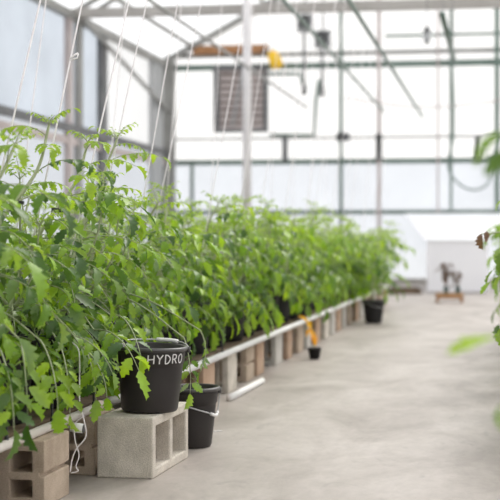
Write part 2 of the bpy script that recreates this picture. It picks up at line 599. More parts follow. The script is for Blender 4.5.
# green pipe loop
m = MB()
pts = [on_y(269, 74, FY - .1), on_y(300, 74, FY - .1), on_y(303, 86, FY - .1)]
m.tube(pts, .03, 8)
tag(m.build('bent_pipe', 'frame_green', smooth=True), 'short bent dark green pipe under the tie bar near the yellow lamp', 'pipe')
m = MB()
m.tube([on_y(319, 80, FY - .1), on_y(316, 100, FY - .1), on_y(314, 135, FY - .1), on_y(270, 135, FY - .1)], .03, 8)
tag(m.build('bent_pipe', 'frame_green', smooth=True), 'long green pipe bending at the foot of the far wall panel', 'pipe')

# two box fans under the gable
for (px, py, lb) in ((305, 24, 'upper'), (323, 40, 'lower')):
    c = on_y(px, py, 19.4)
    f = empty('box_fan', (c.x, c.y, c.z - .13))
    tag(f, '%s of the two small grey box fans high by the far wall' % lb, 'fan', 'grey box fans under the gable')
    m = MB()
    m.box(-.13, .13, -.09, .09, 0, .03); m.box(-.13, .13, -.09, .09, .25, .28)
    m.box(-.13, -.10, -.09, .09, .03, .25); m.box(.10, .13, -.09, .09, .03, .25)
    m.box(-.10, .10, .05, .08, .03, .25)
    m.build('housing', 'vent_grey', f, bevel=.005)
    m = MB()
    for k in range(4):
        t = k * PI / 2 + .4
        m.bar((.02 * math.cos(t), -.02, .14 + .02 * math.sin(t)), (.095 * math.cos(t), -.02, .14 + .095 * math.sin(t)), .05, .008, (0, 1, .5))
    m.build('blades', 'frame_dark', f)
    m = MB(); m.tube([(0, -.05, .14), (0, .05, .14)], .03, 12); m.build('motor', 'frame_dark', f, True)
    m = MB(); m.bar((0, 0, .28), (0, 0, RIDGE + SL * c.x - c.z + .05), .025); m.build('hanger', 'frame_dark', f)
# drop pipes under fans
for (px, y0, y1, lb) in ((304, 32, 86, 'upper'), (322, 48, 88, 'lower')):
    a, b = on_y(px, y0, 19.4), on_y(px, y1, 19.4)
    m = MB(); m.tube([a, b], .022, 8)
    m.tube([b + Vector((0, 0, .02)), b - Vector((0, 0, .14))], .045, 8)
    tag(m.build('drop_pipe', 'frame_dark', smooth=True), 'dark drop pipe hanging below the %s box fan' % lb, 'pipe')

# yellow beacon at the end of the board
c = on_y(275, 60, FY - .25)
be = empty('beacon_lamp', c)
tag(be, 'bright yellow lamp cover tilted at the end of the brown board', 'lamp')
be.rotation_euler = (0.2, -0.35, 0)
m = MB(); m.lathe([(0.001, .17), (.05, .165), (.085, .13), (.10, .06), (.105, -.04), (.10, -.13), (.06, -.15), (.001, -.15)], 20)
m.build('cover', 'beacon_yellow', be, True)
m = MB(); m.lathe([(0.001, .235), (.04, .23), (.055, .20), (.055, .16)], 16); m.build('cap', 'pvc_clean', be, True)
m = MB(); m.bar((-.06, .04, .15), (-.16, .17, .22), .03); m.build('bracket', 'frame_dark', be)

# overhead trellis pipes along the rows
def over(X, z, y0, y1, r, lb, mat='frame_green'):
    m = MB(); m.tube([(X, y0, z), (X, y1, z)], r, 8)
    return tag(m.build('overhead_pipe', mat, smooth=True), lb, 'pipe', 'trellis pipes over the rows')


OX1, OZ1, OX2, OZ2 = -1.27, 2.77, -1.90, 2.86
over(OX1, OZ1, -1, 19.8, .022, 'dark trellis pipe over the aisle-side row, ending low on the far wall')
over(OX2, OZ2, -1, 19.8, .020, 'dark trellis pipe over the wall-side row, passing the box fans')
over(-3.2, 2.95, 0, 19.8, .02, 'thin trellis pipe over the beds behind the white post', 'frame_grey')
SHORT = over(-0.55, 2.9, 11.5, 14.5, .03, 'short dark overhead pipe beside the hanging bulb lamp')
m = MB()
for y_ in (11.8, 14.2):
    m = MB(); m.bar((-.55, y_, 2.9), (-.55, y_, RIDGE - SL * .55 + .03), .012)
    m.build('hanger', 'frame_grey', SHORT)
# hanging lamp
c = W(427, 35, 14.2)
l = empty('hanging_lamp', c)
tag(l, 'small clear bulb lamp with dark cap hanging from the roof', 'lamp')
m = MB(); m.tube([(0, 0, .08), (0, 0, RIDGE + SL * c.x - c.z - .02)], .004, 6); m.build('cord', 'tube_black', l)
m = MB(); m.lathe([(.001, .10), (.02, .10), (.04, .06), (.045, .03), (.03, .025), (.001, .025)], 16); m.build('cap', 'frame_dark', l, True)
m = MB(); m.lathe([(.03, .03), (.04, -.01), (.042, -.05), (.03, -.10), (.001, -.115)], 16); m.build('bulb', 'vent_grey', l, True)
# drooping cables
m = MB(); m.tube(smooth_path([on_y(451, 0, 19.7), on_y(452, 60, 19.7), on_y(454, 130, 19.7), on_y(448, 165, 19.7), on_y(458, 183, 19.7),
                              on_y(474, 190, 19.7), on_y(488, 183, 19.7), on_y(494, 160, 19.7)], 6), .018, 6)
tag(m.build('cable', 'frame_green', smooth=True), 'dark cable drooping in a loop against the far wall', 'cable')
m = MB(); m.tube(smooth_path([on_y(345, 98, 19.75), on_y(420, 107, 19.75), on_y(500, 100, 19.75), on_y(560, 80, 19.75)], 6), .012, 6)
tag(m.build('cable', 'frame_pink', smooth=True), 'thin pale cable slung sideways across the far wall', 'cable')


# ------------------------------------------------------------------ concrete blocks
def grid_block(name, xs, zs, holes, y0, y1, mat, bevel=.004):
    m = MB()
    nx, nz = len(xs) - 1, len(zs) - 1
    solid = lambda i, j: 0 <= i < nx and 0 <= j < nz and (i, j) not in holes
    vid, V, F = {}, [], []

    def vv(i, j, k):
        if (i, j, k) not in vid:
            vid[(i, j, k)] = len(V)
            V.append((xs[i], (y0, y1)[k], zs[j]))
        return vid[(i, j, k)]
    for i in range(nx):
        for j in range(nz):
            if not solid(i, j): continue
            F.append((vv(i, j, 0), vv(i + 1, j, 0), vv(i + 1, j + 1, 0), vv(i, j + 1, 0)))
            F.append((vv(i, j, 1), vv(i, j + 1, 1), vv(i + 1, j + 1, 1), vv(i + 1, j, 1)))
            if not solid(i - 1, j): F.append((vv(i, j, 0), vv(i, j + 1, 0), vv(i, j + 1, 1), vv(i, j, 1)))
            if not solid(i + 1, j): F.append((vv(i + 1, j, 0), vv(i + 1, j, 1), vv(i + 1, j + 1, 1), vv(i + 1, j + 1, 0)))
            if not solid(i, j - 1): F.append((vv(i, j, 0), vv(i, j, 1), vv(i + 1, j, 1), vv(i + 1, j, 0)))
            if not solid(i, j + 1): F.append((vv(i, j + 1, 0), vv(i + 1, j + 1, 0), vv(i + 1, j + 1, 1), vv(i, j + 1, 1)))
    m.add(V, F)
    return m.build(name, mat, bevel=bevel)


BH = 0.186


def stacked_block(mat, w=0.155, d=0.19):
    """cores face the viewer, a groove runs along the aisle side"""
    xs = [-w, -w + .03, -.045, -.022, 0]
    zs = [0, .028, .084, .090, .102, .158, BH]
    holes = {(1, 1), (2, 1), (1, 4), (2, 4), (3, 3)}
    zs = [0, .028, .076, .086, .098, .156, BH]
    holes = {(1, 1), (1, 4), (3, 3)}
    xs = [-w, -w + .032, -.036, -.014, 0]
    return grid_block('concrete_block', xs, zs, holes, 0, d, mat)


def plain_block(mat, w=0.19, d=0.19):
    xs = [-w, -w + .03, -.10, -.09, -.03, 0]
    zs = [0, .03, BH - .03, BH]
    return grid_block('concrete_block', xs, zs, {(1, 1), (3, 1)}, 0, d, mat)


def long_block(mat, L=.378, Wd=.182):
    """two cores open to the aisle; local x = length, y = through the cores"""
    xs = [0, .032, L / 2 - .016, L / 2 + .016, L - .032, L]
    zs = [0, .03, BH + .004 - .03, BH + .004]
    return grid_block('concrete_block', xs, zs, {(1, 1), (3, 1)}, 0, Wd, mat, .005)


def Zx(px, X):
    return on_x(px, 240, X).y


o = long_block('concrete_grey')
o.rotation_euler = (0, 0, math.radians(88))
o.location = (-1.064, 3.60, 0)
tag(o, 'grey concrete block with two open cores carrying the HYDRO bucket', 'concrete block', 'concrete blocks')
b0 = o

blocks = [(-1.245, 3.17, 's', 'concrete_tan', 'tan grooved concrete block under the white pipe, in front of the HYDRO bucket'),
          (-1.262, 3.635, 's', 'concrete_tan', 'tan concrete block tucked beside the grey block that carries the HYDRO bucket')]
for (X, Y, t, mat, lb) in blocks:
    o = stacked_block(mat, .132)
    o.location = (X, Y, 0)
    o.rotation_euler = (0, 0, math.radians(random.uniform(-1.5, 1.5)))
    tag(o, lb, 'concrete block', 'concrete blocks')
BX = -1.30
pxs = [(203, 'p', 'concrete_rust'), (228, 'p', 'concrete_grey'), (248, 's', 'concrete_tan'), (258.5, 'p', 'concrete_rust'),
       (277, 'p', 'concrete_pale'), (288, 'p', 'concrete_rust'), (299, 'p', 'concrete_tan'), (307, 's', 'concrete_pale'), (316, 'p', 'concrete_rust'),
       (324, 'p', 'concrete_grey'), (331, 'p', 'concrete_pale'), (338, 's', 'concrete_rust'), (344, 'p', 'concrete_pale'), (350, 'p', 'concrete_tan'),
       (356, 'p', 'concrete_rust'), (361, 'p', 'concrete_pale'), (367, 'p', 'concrete_tan'), (373, 'p', 'concrete_tan'), (380, 'p', 'concrete_rust'), (385, 'p', 'concrete_rust')]
COLN = {'concrete_rust': 'reddish tan', 'concrete_grey': 'grey', 'concrete_tan': 'tan', 'concrete_pale': 'pale grey'}
for k, (px, t, mat) in enumerate(pxs):
    o = stacked_block(mat, .16, .2) if t == 's' else plain_block(mat, .19, .19)
    X = BX + random.uniform(-.008, .008)
    o.location = (X, Zx(px, BX), 0)
    o.rotation_euler = (0, 0, math.radians(random.uniform(-2, 2)))
    tag(o, '%s concrete block under the aisle pipe, %s back from the open black bucket' % (COLN[mat], ORD[k + 1]), 'concrete block', 'concrete blocks')
for k, y in enumerate((1.6, 2.45)):
    o = plain_block('concrete_tan'); o.location = (-1.27, y, 0)
    tag(o, 'tan concrete block before the grooved tan block, %s toward it' % ORD[k + 1], 'concrete block', 'concrete blocks')
for k, y in enumerate((1.6, 3.35, 5.2, 7.0, 8.8, 10.6, 12.4, 13.6)):
    o = plain_block('concrete_grey'); o.location = (-1.85, y, 0)
    tag(o, 'grey concrete block under the rear edge of the planks, %s along' % ORD[k + 1], 'concrete block', 'concrete blocks')

# planks along the bed
PZ = BH
for k, (y0, y1) in enumerate(((1.5, 4.9), (4.92, 8.9), (8.92, 13.85))):
    m = MB()
    m.box(-2.06, -1.335, y0, y1, PZ + .001, PZ + .02)
    lb = ('brown plank under the plants by the HYDRO bucket', 'brown plank under the plants past the open bucket',
          'brown plank under the plants at the far end of the bed')[k]
    tag(m.build('plank', 'plank_wood', bevel=.003), lb, 'plank', 'planks of the plant bench')
PT = PZ + .021

# pipes
PX, PR = -1.292, .0135
ya = on_x(93, 400, PX).y
m = MB(); m.tube([(PX, 1.5, BH + PR), (PX, ya, BH + PR)], PR, 14)
tag(m.build('irrigation_pipe', 'pvc_white', smooth=True), 'dirty white irrigation pipe over the grooved tan block', 'pipe', 'irrigation pipe lengths')
m = MB(); m.tube([(PX, ya + .002, BH + PR), (PX, ya + .075, BH + PR)], PR + .0045, 14)
tag(m.build('pipe_coupling', 'coupling_pink', smooth=True), 'pinkish coupling joining the pipe near the HYDRO bucket', 'pipe coupling')
m = MB(); m.tube([(PX, ya + .077, BH + PR), (PX, 4.3, BH + PR)], PR + .002, 14)
tag(m.build('irrigation_pipe', 'pvc_grey', smooth=True), 'greyish pipe length running behind the HYDRO bucket', 'pipe', 'irrigation pipe lengths')
m = MB(); m.tube([(PX, 4.302, BH + PR), (PX, 13.8, BH + PR)], PR + .002, 14)
tag(m.build('irrigation_pipe', 'pvc_clean', smooth=True), 'long white pipe along the block tops to the far end', 'pipe', 'irrigation pipe lengths')
# pipe on the floor
a = W(229.5, 401, 5.50); b = W(262, 383.5, 6.18)
m = MB(); m.tube([(a.x, a.y, .016), (b.x, b.y, .016)], .016, 14)
tag(m.build('loose_pipe', 'pvc_clean', smooth=True), 'short white pipe lying on the floor along the blocks', 'pipe')
# small pipe stub between the first two blocks
a = W(70.5, 427, 3.62); b = W(83, 428.5, 3.62)
m = MB(); m.tube([a, b], .0145, 14)
st = tag(m.build('pipe_stub', 'pvc_clean', smooth=True), 'short white pipe stub below the pipe between two tan blocks', 'pipe')
m = MB(); d = (b - a).normalized(); m.tube([b, b + d * .005], .0125, 12); m.build('end_opening', 'frame_dark', st)
m = MB(); m.tube([a, a - d * .02, Vector((a.x - .03, a.y + .01, a.z + .02)), Vector((PX, a.y + .01, BH + .006))], .004, 8); m.build('feed_tube', 'pvc_clean', st)
# dangling white cord
m = MB(); cz = 3.45
m.tube(smooth_path([W(72, 342, cz), W(79, 352, cz), W(79.5, 385, cz), W(80, 405, cz), W(83.5, 418, cz), W(86, 436, cz), W(77, 448, cz), W(72.5, 458, cz), W(70, 472, cz)], 5), .0019, 6)
m.tube(smooth_path([W(84, 416, cz), W(75, 424, cz), W(75, 440, cz), W(79, 455, cz), W(76, 466, cz), W(78, 471, cz), W(71, 473, cz)], 5), .0016, 6)
tag(m.build('white_string', 'twine_white', smooth=True), 'tangled white string dangling over the pipe beside the grooved block', 'cord')
# bit of straw on the floor
m = MB(); a = W(207, 433.5, 888 / 193.5); b = W(222, 431.5, 888 / 191.5)
m.tube([(a.x, a.y, .002), ((a.x + b.x) / 2, (a.y + b.y) / 2 + .01, .003), (b.x, b.y, .002)], .0018, 6)
tag(m.build('straw_bit', 'chalk_white', smooth=True), 'pale bit of straw on the floor beside the open bucket', 'straw')


# ------------------------------------------------------------------ buckets
def bucket_shell(parent, rb, rt, h, n=48, mat='black_plastic', wall=.004):
    lerp = lambda t: rb + (rt - rb) * t
    m = MB()
    m.lathe([(0.001, 0), (rb - .012, 0), (rb - .004, .002), (rb, .009), (lerp(.35), h * .35), (lerp(.70), h * .70), (lerp(.74), h * .74), (lerp(.755) + .003, h * .75),
             (lerp(.97) + .003, h * .97), (lerp(1), h), (rt - wall, h), (lerp(.5) - wall, h * .5), (rb - wall, .012), (0.001, .012)], n)
    o = m.build('body', mat, parent, True)
    m = MB()
    pr = [(rt + .001 + .007 * math.cos(t) + .002, h - .004 + .007 * math.sin(t)) for t in [2 * PI * k / 10 for k in range(11)]]
    m.lathe(pr, n)
    m.build('rim', 'rim_plastic', parent, True)
    return o


HB = Vector((-1.121, 3.755, BH + .0055))
rb, rt, hh = .091, .106, .207
hb = empty('hydro_bucket', HB)
hb.rotation_euler = (0, math.radians(2.2), 0)
hb.name = 'lettered_bucket'
tag(hb, 'black plastic bucket lettered HYDRO standing on the grey concrete block', 'bucket')
bucket_shell(hb, rb, rt, hh)
# angle of the viewer seen from the bucket
va = math.atan2(0 - HB.y, 0 - HB.x)


def on_cone(ang, z, rb, rt, h, off):
    r = rb + (rt - rb) * z / h + off
    return Vector((r * math.cos(ang), r * math.sin(ang), z))


# hand lettering: strokes on a unit cell (x 0..1, y 0..1)
LET = {'H': [[(0, 0), (.05, 1)], [(.9, .02), (.95, 1)], [(.03, .48), (.92, .55)]],
       'Y': [[(0, 1), (.5, .5)], [(1, 1.02), (.5, .5), (.42, 0)]],
       'D': [[(.05, 0), (.05, 1)], [(.0, 1), (.55, .92), (.95, .55), (.6, .1), (.02, 0)]],
       'R': [[(.05, 0), (.05, 1)], [(.02, 1), (.65, .98), (.85, .75), (.6, .52), (.06, .47)], [(.4, .5), (.95, 0)]],
       'O': [[(.5, 1), (.12, .8), (.05, .4), (.3, .04), (.7, .05), (.95, .45), (.85, .85), (.5, 1)]]}
m = MB()
lw, gap = .0197, .0075
x = -0.011
zb0 = hh - .043
for i, ch in enumerate('HYDRO'):
    wd = lw * (1.0, .95, .92, .92, 1.0)[i]
    hgt = .028
    zb = zb0 - .004 + i * .0004
    for st in LET[ch]:
        pts = smooth_path([(p[0], p[1], 0) for p in st], 5) if len(st) > 2 else [Vector((st[0][0] * (1 - t) + st[1][0] * t, st[0][1] * (1 - t) + st[1][1] * t, 0)) for t in (0, .33, .66, 1)]
        world = []
        for p in pts:
            sx = x + p.x * wd
            world.append(on_cone(va + sx / (rt * .985), zb + p.y * hgt, rb, rt, hh, .0042))
        # flat painted stroke
        vs, fs = [], []
        for k, p in enumerate(world):
            t = (world[min(k + 1, len(world) - 1)] - world[max(k - 1, 0)]).normalized()
            nrm = Vector((p.x, p.y, 0)).normalized()
            s = t.cross(nrm).normalized() * .0019
            vs += [p - s, p + s, p + s + nrm * .0006, p - s + nrm * .0006]
        for k in range(len(world) - 1):
            q, r_ = k * 4, k * 4 + 4
            fs += [(q + 3, q + 2, r_ + 2, r_ + 3), (q, q + 3, r_ + 3, r_), (q + 2, q + 1, r_ + 1, r_ + 2)]
        m.add(vs, fs)
    x += wd + gap
lt = m.build('lettering', 'chalk_white', hb)
lt['label'] = 'white hand lettering HYDRO'
# bail resting on the rear of the rim, ears at the sides
ra = va + PI / 2          # viewer's right side of the bucket
right_v = Vector((math.cos(ra), math.sin(ra), 0)); back_v = Vector((-math.cos(va), -math.sin(va), 0))
m = MB()
arc = [right_v * ((rt + .012) * math.cos(t)) + back_v * ((rt + .006) * math.sin(t)) + Vector((0, 0, hh + .011 - .017 * (1 - math.sin(t)) ** 2)) for t in [PI * k / 24 for k in range(25)]]
m.tube(arc, .0022, 8)
bl = m.build('handle', 'wire_steel', hb, True)
m = MB(); m.tube([arc[k] for k in range(6, 12)], .0068, 10)
m.build('grip', 'pvc_clean', bl, True)
for s in (0, 24):
    m = MB(); p = arc[s]; m.tube([p + Vector((0, 0, -.012)), p + Vector((0, 0, .006))], .006, 10); m.build('ear', 'rim_plastic', hb, True)
# black tube dipping into the bucket
m = MB()
q = HB + Vector((0, 0, hh))
m.tube(smooth_path([q + Vector((-.32, .02, .03)), q + Vector((-.24, .02, .13)), q + Vector((-.15, 0, .115)), q + Vector((-.105, -.01, .055)), q + Vector((-.07, -.01, .0)), q + Vector((-.05, -.01, -.07))], 6), .004, 8)
tag(m.build('drip_tube', 'tube_black', smooth=True), 'black tube arching over the rim into the HYDRO bucket', 'tube')

# open bucket on the floor
OBp = Vector((-1.092, 4.20, 0))
orb, ort, oh = .066, .088, .212
ob = empty('open_bucket', OBp)
tag(ob, 'open black bucket on the floor behind the grey concrete block', 'bucket')
bucket_shell(ob, orb, ort, oh)
va2 = math.atan2(-OBp.y, -OBp.x)
ra2 = va2 + PI / 2
m = MB()
prof = [(1.0, -.012), (.98, -.05), (.90, -.088), (.75, -.098), (.5, -.088), (.2, -.074), (-.1, -.060), (-.4, -.046), (-.7, -.030), (-1.0, -.012)]
pts = [on_cone(va2 + t * PI / 2, oh + dz, orb, ort, oh, .009) for (t, dz) in prof]
m.tube(smooth_path(pts, 5), .0022, 8)
bl = m.build('handle', 'wire_steel', ob, True)
m = MB(); m.tube(smooth_path(pts[2:5], 4), .0055, 10); m.build('grip', 'pvc_clean', bl, True)
for t in (1.0, -1.0):
    p = on_cone(va2 + t * PI / 2, oh - .010, orb, ort, oh, .007)
    m = MB(); m.tube([p + Vector((0, 0, -.011)), p + Vector((0, 0, .006))], .0065, 10); m.build('ear', 'rim_plastic', ob, True)

# ------------------------------------------------------------------ tomato plants
def leaflet_template(seed, hi=True):
    r = np.random.default_rng(seed)
    if hi:
        t = np.array([0, .10, .20, .30, .38, .50, .58, .70, .78, .90, 1.0])
        w = np.array([.015, .11, .235, .18, .31, .19, .28, .135, .17, .055, 0.0])
        f = np.array([0, -.02, .045, -.01, .075, -.01, .075, 0, .06, .01, 0])
    else:
        t = np.array([0, .15, .38, .60, .80, 1.0])
        w = np.array([.03, .18, .27, .22, .12, .0])
        f = np.array([0, 0, .04, .03, .03, 0])
    t = t.copy()
    bend = r.uniform(.2, 1.5)
    fold = r.uniform(.05, .65)
    twist = r.uniform(-.9, .9)
    curl = r.uniform(-.2, .2)
    # centre line bends downward
    ang = bend * (t ** 1.3)
    dx = np.gradient(t)
    cx = np.concatenate([[0], np.cumsum(np.diff(t) * np.cos((ang[1:] + ang[:-1]) / 2))])
    cz = -np.concatenate([[0], np.cumsum(np.diff(t) * np.sin((ang[1:] + ang[:-1]) / 2))])
    V = []
    for i in range(len(t)):
        wl = w[i] * r.uniform(.85, 1.15)
        wr = w[i] * r.uniform(.85, 1.15)
        tw = twist * t[i]
        for s, ww in ((1, wl), (0, 0), (-1, wr)):
            y = s * ww * math.cos(fold)
            z = -abs(s) * ww * math.sin(fold) * (-.6 if i < 3 else 1.0) if False else abs(s) * ww * math.sin(fold)
            y2 = y * math.cos(tw) - z * math.sin(tw) + curl * t[i] ** 2 * .5
            z2 = y * math.sin(tw) + z * math.cos(tw)
            V.append((cx[i] + (f[i] * abs(s)), y2, cz[i] + z2))
    F = []
    for i in range(len(t) - 1):
        a = i * 3
        F.append((a, a + 1, a + 4, a + 3))
        F.append((a + 1, a + 2, a + 5, a + 4))
    return np.array(V), np.array(F)


TH_HI = [leaflet_template(100 + k, True) for k in range(16)]
TH_LO = [leaflet_template(200 + k, False) for k in range(10)]


class Plant:
    def __init__(self, rng, hi=True):
        self.r = rng
        self.tpl = TH_HI if hi else TH_LO
        self.hi = hi
        self.fv, self.ff, self.n = [], [], 0
        self.yv, self.yf, self.yn = [], [], 0
        self.stem = MB()

    def leaflet(self, p, d, up, L, young=False, flat=False):
        V, F = self.tpl[self.r.integers(len(self.tpl))]
        if flat: V, F = max(self.tpl, key=lambda t: t[0][-1][2])
        d = d.normalized()
        s = up.cross(d)
        if s.length < 1e-4: s = Vector((1, 0, 0)).cross(d)
        s.normalize()
        u = d.cross(s)
        wk = self.r.uniform(.85, 1.15)
        M = np.array([list(d * L), list(s * L * wk), list(u * L)])
        P = V @ M + np.array(list(p))
        if young:
            self.yv.append(P); self.yf.append(F + self.yn); self.yn += len(P)
        else:
            self.fv.append(P); self.ff.append(F + self.n); self.n += len(P)

    def leaf(self, base, az, e0, e1, L, size=1.0, young=False, rad=.0026, curve=0.0):
        """compound leaf: stalk that arches from elevation e0 to e1"""
        r = self.r
        n = 8 if self.hi else 5
        pts, p = [Vector(base)], Vector(base)
        tang = []
        for k in range(n):
            t = (k + .5) / n
            e = e0 + (e1 - e0) * t
            a = az + curve * t
            d = Vector((math.cos(a) * math.cos(e), math.sin(a) * math.cos(e), math.sin(e)))
            tang.append(d)
            p = p + d * (L / n)
            pts.append(p)
        self.stem.tube(pts, [rad * (1 - .6 * k / n) for k in range(n + 1)], 5 if self.hi else 4, False)

        def at(s):
            k = min(int(s * n), n - 1)
            return pts[k].lerp(pts[k + 1], s * n - k), tang[k]
        side0 = Vector((-math.sin(az), math.cos(az), 0))
        pairs = [(.26, .55), (.44, .85), (.62, 1.0), (.81, .85)]
        for s, q in pairs:
            p, d = at(s + r.uniform(-.03, .03))
            up = d.cross(side0) * -1
            if up.z < 0: up = -up
            for sg in (1, -1):
                dirn = d * r.uniform(.35, .65) + side0 * sg + Vector((0, 0, -1)) * r.uniform(.1, .55)
                self.leaflet(p + side0 * sg * .006, dirn, up + Vector((r.uniform(-.3, .3), r.uniform(-.3, .3), .25)), L * .285 * q * size * r.uniform(.85, 1.15), young)
        if self.hi:
            for s in (.35, .53, .72):
                p, d = at(s)
                for sg in (1, -1):
                    if r.uniform() < .6:
                        self.leaflet(p, d * .3 + side0 * sg + Vector((0, 0, -.2)), Vector((0, 0, 1)), L * .11 * size, young)
        p, d = at(.999)
        self.leaflet(p, d + Vector((0, 0, -.25)), Vector((r.uniform(-.2, .2), r.uniform(-.2, .2), 1)), L * .33 * size * r.uniform(.9, 1.1), young)

    def grow(self, path, rad, z_first=.03, inter=.05, L0=.27, bias=None, top=True):
        """a stem along path with leaves; bias = (azimuth, strength)"""
        pts = smooth_path(path, 8)
        nP = len(pts)
        self.stem.tube(pts, [rad * (1 - .55 * k / (nP - 1)) for k in range(nP)], 7 if self.hi else 5)
        ln = [0]
        for k in range(1, nP): ln.append(ln[-1] + (pts[k] - pts[k - 1]).length)
        tot = ln[-1]

        def at(s):
            for k in range(1, nP):
                if ln[k] >= s:
                    return pts[k - 1].lerp(pts[k], (s - ln[k - 1]) / max(1e-6, ln[k] - ln[k - 1]))
            return pts[-1]
        s = z_first
        az = self.r.uniform(0, 2 * PI)
        while s < tot:
            f = s / tot
            a = az + self.r.uniform(-.35, .35)
            if bias and self.r.uniform() < bias[1]:
                a = bias[0] + self.r.uniform(-1.0, 1.0)
            L = L0 * (1.0 if f < .72 else 1.0 - (f - .72) / .28 * .62) * self.r.uniform(.85, 1.15)
            young = f > .80
            e0 = (.15 + .55 * f) + self.r.uniform(-.2, .25)
            e1 = (-1.25 + .85 * f) + self.r.uniform(-.25, .25)
            self.leaf(at(s), a, e0, e1, L, 1.0, young, .0030 if f < .7 else .002, self.r.uniform(-.5, .5))
            az += 2.4
            s += inter * self.r.uniform(.8, 1.2) * (1 + .25 * f)
        if top:
            for k in range(5):
                self.leaf(pts[-1], az + k * 1.3, self.r.uniform(.7, 1.2), self.r.uniform(-.1, .5), self.r.uniform(.05, .10), 1.0, True, .0015)

    def finish(self, parent):
        self.stem.build('stem', 'stem_green', parent, True)
        for (vs, fs, nm, mt) in ((self.fv, self.ff, 'foliage', 'leaf'), (self.yv, self.yf, 'young_foliage', 'leaf_young')):
            if not vs: continue
            me = bpy.data.meshes.new(nm)
            me.from_pydata(np.concatenate(vs).tolist(), [], np.concatenate(fs).tolist())
            me.materials.append(MATS[mt])
            me.polygons.foreach_set('use_smooth', [True] * len(me.polygons))
            me.update()
            o = bpy.data.objects.new(nm, me)
            COL.objects.link(o)
            o.parent = parent


def pot(parent, r0=.105, r1=.125, h=.235):
    m = MB()
    m.lathe([(.001, 0), (r0 - .006, 0), (r0, .006), (r0 + (r1 - r0) * .5, h * .5), (r1, h - .02), (r1 + .005, h - .018), (r1 + .005, h), (r1 - .004, h), (r1 - .006, h - .04)], 28)
    p = m.build('pot', 'pot_plastic', parent, True)
    m = MB(); m.disc(r1 - .005, h - .035, 28); m.build('soil', 'soil', p)
    return h - .035


def tomato(x, y, z, height, lean, label, group, seed, hi=True, L0=.27, bias=None, branches=2, name='tomato_plant', inter=.05, potted=True, clip=None, wig=.02, skirt=5, extra=()):
    root = empty(name, (x, y, z))
    tag(root, label, 'plant', group)
    hs = pot(root)
    rng = np.random.default_rng(seed)
    P = Plant(rng, hi)
    n = 5
    path = []
    for k in range(n + 1):
        t = k / n
        path.append(Vector((lean[0] * t ** 1.15 + rng.uniform(-wig, wig) * (t > 0), lean[1] * t ** 1.15 + rng.uniform(-wig, wig) * (t > 0), hs + (height - hs) * t)))
    P.grow(path, .0085, .05, inter, L0, bias)
    for b in range(skirt):
        a = rng.uniform(-1.9, .9) if bias is not None and bias[0] < 2 else rng.uniform(0, 2 * PI)
        P.leaf(path[0].lerp(path[1], rng.uniform(.1, 1.0)), a, rng.uniform(.1, .7), rng.uniform(-1.5, -1.0), rng.uniform(.24, .33), 1.0)
    for b in range(branches + 1):
        t = rng.uniform(.08, .35)
        p0 = path[0].lerp(path[-1], t)
        a = rng.uniform(0, 2 * PI) if (bias is None or b > 0) else bias[0] + rng.uniform(-.8, .8)
        ln = height * rng.uniform(.3, .5)
        d = Vector((math.cos(a) * .5, math.sin(a) * .5, 1)).normalized()
        P.grow([p0, p0 + d * ln * .5 + Vector((math.cos(a), math.sin(a), 0)) * .04, p0 + d * ln], .005, .06, inter * 1.2, L0 * .8, None)
    for (wa, wb, sz) in extra:
        wa, wb = wa - root.location, wb - root.location
        k0 = path[1].lerp(path[2], .3)
        d = wb - wa
        P.stem.tube(smooth_path([k0, k0.lerp(wa, .55) + Vector((0, 0, .03)), wa], 5), .0026, 5, False)
        e = math.atan2(d.z, math.hypot(d.x, d.y))
        P.leaf(wa, math.atan2(d.y, d.x), e + .55, e - .55, d.length * 1.05, sz)
    P.finish(root)
    if clip:
        for (t, mt) in clip:
            c = path[0].lerp(path[-1], t)
            k = min(int(t * n), n - 1)
            c = path[k].lerp(path[k + 1], t * n - k)
            m = MB()
            m.tube([c + Vector((0, 0, -.008)), c + Vector((.002, 0, .008))], .0125, 10)
            m.box(c.x + .006, c.x + .028, c.y - .006, c.y + .006, c.z - .005, c.z + .005)
            m.build('clip', mt, root)
    return root, path


GA, GB, GC = 'aisle-side tomato plants', 'wall-side tomato plants', 'tomato plants of the rear bed'
front = []
# hand placed plants at the near end of the row: (y, height, lean)
near = [(2.62, .78, (.24, .34), 'potted tomato plant before the grooved tan block, foremost of the long row'),
        (2.98, .86, (.22, .30), 'potted tomato plant with black drip tubes over the grooved tan block'),
        (3.34, .84, (.20, .28), 'potted tomato plant just before the HYDRO bucket, stem with black clip'),
        (3.70, .72, (.14, .22), 'potted tomato plant beside the HYDRO bucket')]
extras = {2: [(W(70, 335, 3.45), W(112, 372, 3.4), 1.0), (W(60, 345, 3.4), W(70, 415, 3.3), .9), (W(85, 350, 3.5), W(107, 398, 3.45), .9)],
          3: [(W(94, 330, 3.72), W(139, 371, 3.52), .9), (W(112, 316, 3.85), W(141, 356, 3.6), .7), (W(80, 340, 3.6), W(96, 400, 3.5), 1.0)],
          1: [(W(20, 340, 3.1), W(28, 425, 2.95), 1.0), (W(40, 340, 3.15), W(58, 410, 3.05), 1.0), (W(0, 350, 3.0), W(14, 430, 2.9), 1.0)]}
for k, (y, h, ln, lb) in enumerate(near):
    cl = [(.42, 'clip_white'), (.66, 'clip_black')] if k in (1, 2) else [(.5, 'clip_white')]
    r_, path = tomato(-1.475, y, PT, h, ln, lb, GA, 11 + k, True, .27, (-.6, .45), 2, clip=cl, skirt=9, extra=extras.get(k, ()))
    front.append((r_, path, lb))
ex4 = [(W(184, 338, 4.0), W(190, 394, 3.95), .9), (W(200, 330, 4.0), W(200, 372, 4.0), .9)]
y, k = 4.06, 0
